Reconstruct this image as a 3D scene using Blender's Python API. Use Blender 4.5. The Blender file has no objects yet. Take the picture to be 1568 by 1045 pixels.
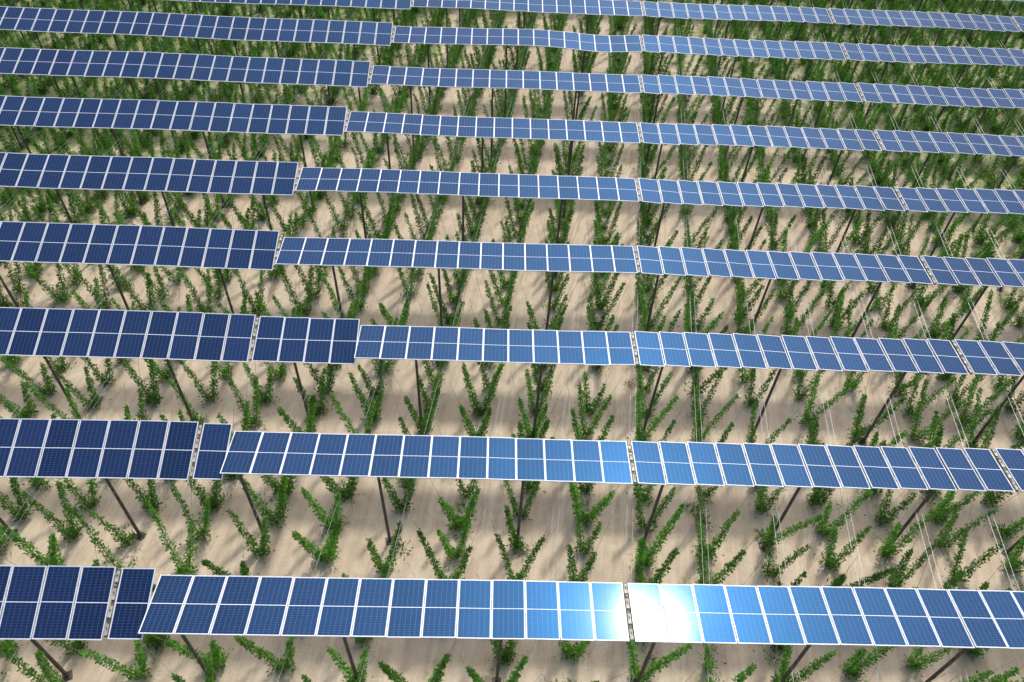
import bpy, math, random
from mathutils import Vector, Matrix, Euler
random.seed(7)
S=bpy.context.scene
col=S.collection
def link(o,parent=None):
    col.objects.link(o)
    if parent: o.parent=parent
    return o
def empty(name,loc=(0,0,0)):
    e=bpy.data.objects.new(name,None); e.location=loc; e.empty_display_size=.3
    return link(e)
def mesh(name,verts,faces,mats=(),midx=None,smooth=False):
    m=bpy.data.meshes.new(name); m.from_pydata(verts,[],faces)
    for x in mats: m.materials.append(x)
    if midx: m.polygons.foreach_set('material_index',midx)
    if smooth: m.polygons.foreach_set('use_smooth',[True]*len(m.polygons))
    m.update(); return m
class B:
    def __init__(s): s.v=[];s.f=[];s.m=[]
    def box(s,c,d,mi=0,rot=None):
        n=len(s.v)
        for x in(-1,1):
            for y in(-1,1):
                for z in(-1,1):
                    p=Vector((x*d[0]/2,y*d[1]/2,z*d[2]/2))
                    if rot: p=rot@p
                    s.v.append(tuple(p+Vector(c)))
        for q in((0,1,3,2),(4,6,7,5),(0,4,5,1),(2,3,7,6),(0,2,6,4),(1,5,7,3)):
            s.f.append(tuple(n+i for i in q)); s.m.append(mi)
    def tube(s,pts,rad,k=6,mi=0,cap=True):
        rings=[]
        for i,p in enumerate(pts):
            p=Vector(p)
            a=Vector(pts[max(i-1,0)]);b=Vector(pts[min(i+1,len(pts)-1)])
            d=(b-a).normalized(); u=d.orthogonal().normalized() if abs(d.z)<.9 else Vector((1,0,0)).cross(d).normalized(); w=d.cross(u)
            n=len(s.v)
            for j in range(k):
                t=2*math.pi*j/k
                s.v.append(tuple(p+(u*math.cos(t)+w*math.sin(t))*rad[i]))
            rings.append(n)
        for a,b in zip(rings,rings[1:]):
            for j in range(k):
                s.f.append((a+j,a+(j+1)%k,b+(j+1)%k,b+j)); s.m.append(mi)
        if cap:
            s.f.append(tuple(rings[-1]+j for j in range(k))); s.m.append(mi)
    def mesh(s,name,mats): return mesh(name,s.v,s.f,mats,s.m)

# ---------- node helpers
def newmat(name):
    m=bpy.data.materials.new(name); m.use_nodes=True
    nt=m.node_tree; nt.nodes.clear()
    out=nt.nodes.new('ShaderNodeOutputMaterial')
    return m,nt,out
def N(nt,t,**k):
    n=nt.nodes.new(t)
    for a,b in k.items(): setattr(n,a,b)
    return n
def math_(nt,op,a,b=None,c=None):
    n=N(nt,'ShaderNodeMath',operation=op)
    for i,x in enumerate((a,b,c)):
        if x is None: continue
        if isinstance(x,(int,float)): n.inputs[i].default_value=x
        else: nt.links.new(x,n.inputs[i])
    return n.outputs[0]
def mixc(nt,f,a,b,bt='MIX'):
    n=N(nt,'ShaderNodeMix',data_type='RGBA',blend_type=bt)
    for s,x in ((n.inputs[0],f),(n.inputs[6],a),(n.inputs[7],b)):
        if isinstance(x,(int,float)): s.default_value=x
        elif isinstance(x,tuple): s.default_value=(*x,1)
        else: nt.links.new(x,s)
    return n.outputs[2]
def noise(nt,vec,scale,detail=4,rough=.55):
    n=N(nt,'ShaderNodeTexNoise'); n.inputs['Scale'].default_value=scale
    n.inputs['Detail'].default_value=detail; n.inputs['Roughness'].default_value=rough
    if vec: nt.links.new(vec,n.inputs['Vector'])
    return n.outputs['Fac']
def ramp(nt,x,a,b):
    n=N(nt,'ShaderNodeMapRange',interpolation_type='SMOOTHSTEP'); nt.links.new(x,n.inputs[0])
    n.inputs[1].default_value=a; n.inputs[2].default_value=b
    return n.outputs[0]
def simple(name,c,rough=.6,metal=0,var=.25,scale=6,c2=None):
    m,nt,out=newmat(name); p=N(nt,'ShaderNodeBsdfPrincipled')
    tc=N(nt,'ShaderNodeTexCoord')
    f=noise(nt,tc.outputs['Object'],scale)
    c2=c2 or tuple(x*(1-var*1.6) for x in c)
    cc=mixc(nt,ramp(nt,f,.35,.65),c2,c)
    nt.links.new(cc,p.inputs['Base Color']); p.inputs['Roughness'].default_value=rough
    p.inputs['Metallic'].default_value=metal
    nt.links.new(p.outputs[0],out.inputs[0]); return m

M_alu=simple('aluminium_frame',(.60,.62,.65),.45,.1,.06,3)
M_back=simple('white_backsheet',(.62,.63,.63),.6)
M_steel=simple('weathered_steel',(.105,.09,.078),.6,.2,.3,4)
M_galv=simple('galvanised_steel',(.40,.40,.39),.5,.3,.2,5)
M_rust=simple('clamp_plate',(.42,.41,.39),.7,.1,.3,9,(.25,.22,.18))
M_yel=simple('yellow_clamp',(.40,.36,.16),.6)
M_wire=simple('cable_black',(.03,.03,.03),.6)
M_string=simple('twine',(.50,.45,.34),.8)

def cell_material():
    m,nt,out=newmat('solar_cell_glass'); L=nt.links
    tc=N(nt,'ShaderNodeTexCoord'); sp=N(nt,'ShaderNodeSeparateXYZ'); L.new(tc.outputs['Object'],sp.inputs[0])
    ax=math_(nt,'ABSOLUTE',sp.outputs[0]); ay=math_(nt,'ABSOLUTE',sp.outputs[1])
    w=math_(nt,'MAXIMUM',math_(nt,'GREATER_THAN',ax,.488),math_(nt,'MAXIMUM',math_(nt,'GREATER_THAN',ay,1.018),math_(nt,'LESS_THAN',ay,.011)))
    def line(c,off,pitch,wd):
        f=math_(nt,'FRACT',math_(nt,'DIVIDE',math_(nt,'ADD',c,off),pitch))
        g=math_(nt,'MINIMUM',f,math_(nt,'SUBTRACT',1,f))
        return math_(nt,'LESS_THAN',g,wd/pitch)
    l1=line(sp.outputs[0],10*.161,.161,.005)
    l2=line(ay,-.017+10*.0829,.0829,.0026)
    ln=math_(nt,'MAXIMUM',l1,l2)
    oi=N(nt,'ShaderNodeObjectInfo')
    nz=noise(nt,tc.outputs['Object'],2.2)
    cell=mixc(nt,oi.outputs['Random'],(.0050,.0105,.033),(.0090,.0180,.054))
    cell=mixc(nt,math_(nt,'MULTIPLY',ramp(nt,nz,.4,.75),.03),cell,(.07,.07,.07))
    c=mixc(nt,math_(nt,'MULTIPLY',ln,.55),cell,(.11,.16,.26))
    c=mixc(nt,w,c,(.62,.65,.68))
    p=N(nt,'ShaderNodeBsdfPrincipled'); L.new(c,p.inputs['Base Color'])
    p.inputs['Roughness'].default_value=.6; p.inputs['Specular IOR Level'].default_value=.03
    p.inputs['Coat Weight'].default_value=.28; p.inputs['Coat IOR'].default_value=1.33
    cr=N(nt,'ShaderNodeMapRange'); L.new(nz,cr.inputs[0]); cr.inputs[3].default_value=.095; cr.inputs[4].default_value=.13
    L.new(cr.outputs[0],p.inputs['Coat Roughness'])
    g=N(nt,'ShaderNodeBsdfGlossy'); g.inputs['Roughness'].default_value=.31
    gc=mixc(nt,w,(.0010,.0175,.047),(.0,.0,.0)); L.new(gc,g.inputs['Color'])
    a=N(nt,'ShaderNodeAddShader'); L.new(p.outputs[0],a.inputs[0]); L.new(g.outputs[0],a.inputs[1])
    L.new(a.outputs[0],out.inputs[0]); return m
M_cell=cell_material()

def leaf_material(name,ca,cb,cc,lo=.75,hi=1.2):
    m,nt,out=newmat(name); L=nt.links
    tc=N(nt,'ShaderNodeTexCoord'); oi=N(nt,'ShaderNodeObjectInfo'); geo=N(nt,'ShaderNodeNewGeometry')
    f=noise(nt,tc.outputs['Object'],2.5,2)
    c=mixc(nt,ramp(nt,f,.35,.65),ca,cb)
    c=mixc(nt,math_(nt,'MULTIPLY',geo.outputs['Random Per Island'],.6),c,cc)
    v=N(nt,'ShaderNodeMapRange'); L.new(oi.outputs['Random'],v.inputs[0]); v.inputs[3].default_value=lo; v.inputs[4].default_value=hi
    hs=N(nt,'ShaderNodeHueSaturation'); L.new(c,hs.inputs['Color']); L.new(v.outputs[0],hs.inputs['Value'])
    p=N(nt,'ShaderNodeBsdfDiffuse'); L.new(hs.outputs[0],p.inputs['Color'])
    t=N(nt,'ShaderNodeBsdfTranslucent'); L.new(hs.outputs[0],t.inputs['Color'])
    x=N(nt,'ShaderNodeMixShader'); x.inputs[0].default_value=.4
    L.new(p.outputs[0],x.inputs[1]); L.new(t.outputs[0],x.inputs[2]); L.new(x.outputs[0],out.inputs[0]); return m
M_leaf=leaf_material('vine_leaves',(.068,.19,.028),(.125,.32,.045),(.20,.42,.07))
M_weed=leaf_material('weed_leaves',(.075,.18,.03),(.13,.27,.045),(.19,.31,.07))
M_stem=simple('vine_stem',(.14,.17,.06),.8,0,.3,10)

def ground_material():
    m,nt,out=newmat('sandy_soil'); L=nt.links
    tc=N(nt,'ShaderNodeTexCoord')
    sp=N(nt,'ShaderNodeSeparateXYZ'); L.new(tc.outputs['Object'],sp.inputs[0])
    u=math_(nt,'SUBTRACT',sp.outputs[0],math_(nt,'MULTIPLY',sp.outputs[1],.13))
    def vec(sx,sy,off=0):
        c=N(nt,'ShaderNodeCombineXYZ'); L.new(math_(nt,'MULTIPLY',u,sx),c.inputs[0]); L.new(math_(nt,'MULTIPLY',sp.outputs[1],sy),c.inputs[1]); c.inputs[2].default_value=off
        return c.outputs[0]
    streak=noise(nt,vec(1,.035),2.2,5,.6)
    fine=noise(nt,vec(1,.12,5),9,4,.6)
    patch=noise(nt,vec(1,.35,9),.9,5,.6)
    big=noise(nt,tc.outputs['Object'],.16,4)
    med=noise(nt,tc.outputs['Object'],1.3,6,.62)
    grit=noise(nt,tc.outputs['Object'],14,5,.7)
    c=mixc(nt,ramp(nt,streak,.34,.66),(.43,.35,.255),(.58,.485,.36))
    c=mixc(nt,ramp(nt,med,.38,.76),c,(.61,.52,.395))
    c=mixc(nt,math_(nt,'MULTIPLY',ramp(nt,patch,.48,.66),.45),c,(.35,.295,.22))
    c=mixc(nt,math_(nt,'MULTIPLY',ramp(nt,fine,.50,.70),.3),c,(.35,.29,.215))
    c=mixc(nt,math_(nt,'MULTIPLY',ramp(nt,big,.42,.62),.3),c,(.46,.365,.26))
    c=mixc(nt,math_(nt,'MULTIPLY',ramp(nt,grit,.5,.75),.35),c,(.30,.24,.17))
    tr=math_(nt,'COSINE',math_(nt,'MULTIPLY',math_(nt,'SUBTRACT',u,4.64),4*math.pi/2.65))
    trm=math_(nt,'MULTIPLY',ramp(nt,tr,.75,1.0),ramp(nt,noise(nt,vec(.25,.05,20),1.5,3),.42,.62))
    c=mixc(nt,math_(nt,'MULTIPLY',trm,.28),c,(.68,.60,.47))
    d1=ramp(nt,math_(nt,'ADD',math_(nt,'ADD',sp.outputs[1],math_(nt,'MULTIPLY',math_(nt,'ABSOLUTE',math_(nt,'SUBTRACT',u,-2)),1.3)),0),50,98)
    ph=math_(nt,'COSINE',math_(nt,'MULTIPLY',math_(nt,'SUBTRACT',u,4.64),2*math.pi/2.65))
    g=math_(nt,'ADD',noise(nt,tc.outputs['Object'],.9,6,.7),math_(nt,'ADD',math_(nt,'MULTIPLY',d1,.32),math_(nt,'MULTIPLY',ph,.06)))
    c=mixc(nt,math_(nt,'MULTIPLY',ramp(nt,g,.59,.79),.75),c,(.13,.20,.055))
    p=N(nt,'ShaderNodeBsdfPrincipled'); L.new(c,p.inputs['Base Color']); p.inputs['Roughness'].default_value=.95
    p.inputs['Specular IOR Level'].default_value=.1
    h=math_(nt,'ADD',math_(nt,'MULTIPLY',fine,.4),math_(nt,'ADD',grit,math_(nt,'MULTIPLY',streak,.6)))
    b=N(nt,'ShaderNodeBump'); b.inputs['Strength'].default_value=.55; b.inputs['Distance'].default_value=.08
    L.new(h,b.inputs['Height']); L.new(b.outputs[0],p.inputs['Normal'])
    L.new(p.outputs[0],out.inputs[0]); return m
gm=mesh('ground',[(-900,-900,0),(900,-900,0),(900,900,0),(-900,900,0)],[(0,1,2,3)],[ground_material()])
link(bpy.data.objects.new('ground',gm))

# ---------- module mesh
MW,ML=1.04,2.10
b=B(); fw=.020; h=.04
b.box((-MW/2+fw/2,0,0),(fw,ML,h)); b.box((MW/2-fw/2,0,0),(fw,ML,h))
b.box((0,-ML/2+fw/2,0),(MW-2*fw,fw,h)); b.box((0,ML/2-fw/2,0),(MW-2*fw,fw,h))
x,y=MW/2-fw+.001,ML/2-fw+.001
n=len(b.v); b.v+=[(-x,-y,.014),(x,-y,.014),(x,y,.014),(-x,y,.014)]; b.f.append((n,n+1,n+2,n+3)); b.m.append(1)
n=len(b.v); b.v+=[(-x,-y,.006),(x,-y,.006),(x,y,.006),(-x,y,.006)]; b.f.append((n+3,n+2,n+1,n)); b.m.append(2)
b.box((0,.0,-.006),(.1,.14,.022),3)
ME_mod=b.mesh('panel_module',[M_alu,M_cell,M_back,M_wire])

b=B()
b.box((0,0,-.02),(.09,2.0,.05),0)
for k in range(4):
    yy=-.78+k*.52
    b.box((0,yy,.025),(.10,.34,.03),1)
    b.box((0,yy+.04,.05),(.04,.05,.02),3)
b.box((0,.52,.045),(.06,.05,.03),2)
ME_gap=b.mesh('clamp_rail',[M_steel,M_rust,M_yel,M_steel])

PH=6.2
b=B()
b.tube([(0,0,-.1),(0,0,2.5),(0,0,5.9)],[.070,.064,.054],10)
b.box((0,0,.02),(.34,.34,.04),0)
b.box((0,0,5.86),(.2,.2,.1),0)
for sx in(-1,1):
    b.box((sx*.12,0,.05),(.04,.04,.05),0)
ME_post=b.mesh('steel_support_post',[M_steel])
b=B()
b.box((0,0,0),(.09,1.6,.09),0)
b.box((0,.42,-.16),(.05,.8,.05),0,Matrix.Rotation(math.radians(20),3,'X'))
b.box((0,-.42,-.16),(.05,.8,.05),0,Matrix.Rotation(math.radians(-20),3,'X'))
ME_arm=b.mesh('crossarm',[M_steel])

rowY=lambda i:10.58+5.745*(i-1)
midX=lambda i:4.61+.746*(i-1)
leftX={0:-11.9,1:-11.47,2:-10.52,3:-9.78,4:-10.0,5:-10.2,6:-8.5,7:-7.9,8:-7.1,9:-6.3,10:-5.6,11:-4.9,12:-4.1,13:-3.4}
tiltM={0:-5,1:-5.2,2:-5,3:-2.5,4:-.5,5:1.5,6:3,7:5,8:6.5,9:7.5,10:8,11:8,12:8,13:8}
tiltL={0:22,1:22,2:20,3:19,4:18,5:17,6:17,7:17,8:17,9:17,10:17,11:17,12:17,13:17}
head={1:1,2:1,3:4}
def zoff(i,X):
    z=.035*math.sin(X*.19+i*1.7)+.02*math.sin(X*.55+i)
    if i==8: z+= -.13*math.exp(-((X-7.2)/1.9)**2)+.08*math.exp(-((X-2.5)/2.5)**2)
    return z
def table(i,x0,x1,tilt,nm=None,hd=0,htilt=0,lat=0,ys=1):
    n=nm or round((x1-x0)/1.06); p=(x1-x0)/n
    Y=rowY(i); cx=(x0+x1)/2
    e=empty('solar_panel_table',(cx,Y,PH))
    for k in range(n):
        X=x0+p*(k+.5)
        t=htilt if k<hd else tilt
        o=bpy.data.objects.new('panel_module',ME_mod)
        sl=(zoff(i,X+.5)-zoff(i,X-.5))
        o.location=(X-cx,random.uniform(-.008,.008),zoff(i,X)+random.uniform(-.004,.004))
        o.rotation_euler=Euler((math.radians(t+random.gauss(0,.4)),-math.atan(sl)+math.radians(lat+random.gauss(0,.35)),0))
        o.scale=(1,1 if k<hd else ys,1)
        link(o,e)
    spans=[(x0+.05,x1-.05,tilt)] if not hd else [(x0+.05,x0+hd*p-.03,htilt),(x0+hd*p+.03,x1-.05,tilt)]
    for a,c,ti in spans:
        tt=math.radians(ti)
        for s in(-.55,.55):
            bb=B(); pts=[];m=max(1,int((c-a)/1.5))
            for q in range(m+1):
                X=a+(c-a)*q/m
                pts.append((X-cx,s*math.cos(tt)+.075*math.sin(tt),s*math.sin(tt)-.08*math.cos(tt)+zoff(i,X)))
            bb.tube(pts,[.028]*len(pts),5)
            link(bpy.data.objects.new('purlin',bb.mesh('purlin',[M_galv])),e)
def gap(i,X,t,parent_name='panel_clamp_rail'):
    o=bpy.data.objects.new(parent_name,ME_gap); o.location=(X,rowY(i),PH+zoff(i,X)); o.rotation_euler=(math.radians(t),0,0); link(o)
G=.08
for i in range(0,14):
    m=midX(i); l=leftX[i]; tm,tl=tiltM[i],tiltL[i]
    table(i,l+G,m-G,tm,None,head.get(i,0),tl-2,-.3,.95)
    table(i,l-G-1.075*30,l-G,tl,30,ys=1.03)
    l2=l-2*G-1.075*30
    table(i,l2-G-1.075*20,l2-G,tl,20,ys=1.03)
    gap(i,l,(tl+tm)/2 if i not in head else tl-1); gap(i,l2,tl); gap(i,m,tm)
    x=m
    for k in range(4):
        table(i,x+G,x+G+13*1.064,tm+(.3,1,1.5,2)[k]+random.uniform(-.4,.4),13,lat=(.3 if i==1 else 3.6),ys=.955)
        x=x+2*G+13*1.064
        if k<3: gap(i,x,tm+1)
    for k in range(-11,11):
        X=m+1.4+5.3*k+random.uniform(-.15,.15)
        t=tl if X<l+head.get(i,0)*1.06+.1 else tm
        o=bpy.data.objects.new('steel_support_post',ME_post); o.location=(X,rowY(i),0)
        o.rotation_euler=(math.radians(random.gauss(0,.5)),math.radians(random.gauss(0,.6)),random.uniform(0,3)); link(o)
        a=bpy.data.objects.new('crossarm',ME_arm); a.location=(X,rowY(i),6.02+min(0,zoff(i,X))); a.rotation_euler=(math.radians(t),0,0)
        link(a); a.parent=o; a.matrix_parent_inverse=Matrix.LocRotScale(o.location,o.rotation_euler,None).inverted()

# ---------- climbing plants on V strings
def leaf(V,F,Mi,p,d,size,wd,mi=0):
    d=d.normalized(); s=d.cross(Vector((random.gauss(0,1),random.gauss(0,1),random.gauss(0,1)))).normalized()
    n=len(V)
    V+= [tuple(p),tuple(p+d*size*.45+s*wd),tuple(p+d*size),tuple(p+d*size*.45-s*wd)]
    F.append((n,n+1,n+2,n+3)); Mi.append(mi)
WH=5.5; SP=1.22
def make_plant(seed,lush=1.):
    random.seed(seed); b=B()
    arms=random.choice([(-1,1),(-1,1),(-1,1),(-1,1),(-1,1),(-1,1),(-1,)])
    yl=random.gauss(0,.45)
    for w in arms:
        top=Vector((w*SP+random.gauss(0,.12),yl+random.gauss(0,.3),WH))
        base=Vector((w*.12,random.uniform(-.05,.05),0))
        b.tube([base,top],[.0075,.0075],3,2)
        ln=random.choice([random.uniform(2.5,3.5),random.uniform(3.2,4.6)])*(.95+.05*lush)
        d=(top-base).normalized(); K=9; pts=[]
        off=Vector((0,0,0))
        for k in range(K+1):
            pts.append(base+d*ln*k/K+off)
            off=off*.6+Vector((random.gauss(0,.014),random.gauss(0,.014),0))
        b.tube(pts,[.024*(1-.7*k/K) for k in range(K+1)],4,1)
        nl=int(150*ln*lush**.8)
        dens=[random.uniform(.8,1.1) for _ in range(K)]
        q=0
        while q<nl:
            t=random.random()**1.12
            f=t*K; k=min(int(f),K-1)
            if random.random()>dens[k]: q+=.3; continue
            q+=1
            c=pts[k].lerp(pts[k+1],f-k)
            r=(.185*(1-t)**.7+.035)*lush**.4
            o=Vector((random.gauss(0,1),random.gauss(0,1),random.gauss(0,.8))).normalized()
            c=c+o*r*random.random()**.8*dens[k]**.5
            leaf(b.v,b.f,b.m,c,o+Vector((0,0,.6)),random.uniform(.065,.14),random.uniform(.028,.048))
    for q in range(int(90*lush)):
        a=random.uniform(0,6.28); r=abs(random.gauss(0,.24))
        leaf(b.v,b.f,b.m,Vector((r*math.cos(a),r*math.sin(a),random.uniform(0,.35))),Vector((math.cos(a),math.sin(a),random.uniform(.3,1.6))),random.uniform(.09,.18),random.uniform(.03,.05))
    return b.mesh('climbing_vine',[M_leaf,M_stem,M_string])
def make_weed(seed):
    random.seed(seed); b=B()
    for q in range(50):
        a=random.uniform(0,6.28); r=abs(random.gauss(0,.24))
        leaf(b.v,b.f,b.m,Vector((r*math.cos(a),r*math.sin(a),random.uniform(0,.1))),Vector((math.cos(a),math.sin(a),random.uniform(.3,2))),random.uniform(.1,.24),random.uniform(.018,.04))
    return b.mesh('weed_tuft',[M_weed])
plants=[make_plant(100+k,random.choice((.85,1.,1.2))) for k in range(26)]
lushp=[make_plant(300+k,1.5) for k in range(12)]
weeds=[make_weed(500+k) for k in range(6)]
random.seed(11)
np_=0;nw_=0
wb=B()
for c in range(-26,27):
    U=4.61+1.4-.13*10.58+2.65*c   # x at y=0
    e=empty('climbing_vine_row',(U,0,0)); we=empty('weed_row',(U,0,0))
    for s in(-SP,SP):
        wb.tube([(U+s+.13*2,2,WH),(U+s+.13*88,88,WH)],[.006,.006],3)
    Y=3+random.random()
    while Y<90:
        X=.13*Y
        wx=U+X
        edge=max(0,min(1,(Y+1.25*abs(U+2)-54)/45))
        vis=(-34-.35*Y<wx<34+.35*Y)
        if vis and -60<wx<68 and random.random()<.95:
            me=random.choice(lushp if random.random()<.14+.6*edge else plants)
            o=bpy.data.objects.new('climbing_vine',me)
            o.location=(X+random.gauss(0,.09),Y,0); s=random.uniform(.88,1.12)
            o.scale=(s,s,random.uniform(.88,1.0)); o.rotation_euler=(0,0,random.choice((0,math.pi))+random.gauss(0,.14))
            link(o,e); np_+=1
        for q in range(2):
            if vis and random.random()<.2+.8*edge and -60<wx<68:
                o=bpy.data.objects.new('weed_tuft',random.choice(weeds))
                o.location=(X+random.gauss(0,.25+.6*edge),Y+random.uniform(-.7,.7),0); s=random.uniform(.5,1.1+edge*.9)
                o.scale=(s,s,s); o.rotation_euler=(0,0,random.uniform(0,6.28)); link(o,we); nw_+=1
        Y+=random.uniform(1.35,1.65)
link(bpy.data.objects.new('trellis_wires',wb.mesh('trellis_wires',[M_galv])))
print('plants',np_,nw_)

# ---------- light
sd=Vector((.213,.552,.804)).normalized()
W=bpy.data.worlds.new('World'); S.world=W; W.use_nodes=True; nt=W.node_tree
bg=nt.nodes['Background']; sky=nt.nodes.new('ShaderNodeTexSky'); sky.sky_type='NISHITA'; sky.sun_disc=False
sky.sun_elevation=math.asin(sd.z); sky.sun_rotation=math.atan2(sd.x,sd.y); sky.dust_density=4; sky.air_density=1
nt.links.new(sky.outputs[0],bg.inputs[0]); bg.inputs[1].default_value=.26
sl=bpy.data.lights.new('sun','SUN'); sl.energy=2.6; sl.angle=math.radians(4.5); sl.color=(1,.955,.88)
so=bpy.data.objects.new('sun',sl); so.rotation_euler=sd.to_track_quat('Z','Y').to_euler(); so.location=(0,0,50); link(so)

# ---------- camera
th=math.radians(46.1); yw=math.radians(2.4); ro=math.radians(3.3)
F=Vector((math.sin(yw)*math.cos(th),math.cos(yw)*math.cos(th),-math.sin(th)))
R0=Vector((math.cos(yw),-math.sin(yw),0)); U0=R0.cross(F)
X_=math.cos(ro)*R0+math.sin(ro)*U0; Y_=-math.sin(ro)*R0+math.cos(ro)*U0; Z_=-F
cd=bpy.data.cameras.new('camera'); cd.sensor_width=36; cd.lens=1171/1568*36; cd.clip_end=3000; cd.clip_start=.1
co=bpy.data.objects.new('camera',cd)
co.matrix_world=Matrix(((X_.x,Y_.x,Z_.x,0),(X_.y,Y_.y,Z_.y,0),(X_.z,Y_.z,Z_.z,PH+23.2),(0,0,0,1)))
link(co); S.camera=co
S.view_settings.view_transform='Standard'; S.view_settings.look='None'; S.view_settings.exposure=0
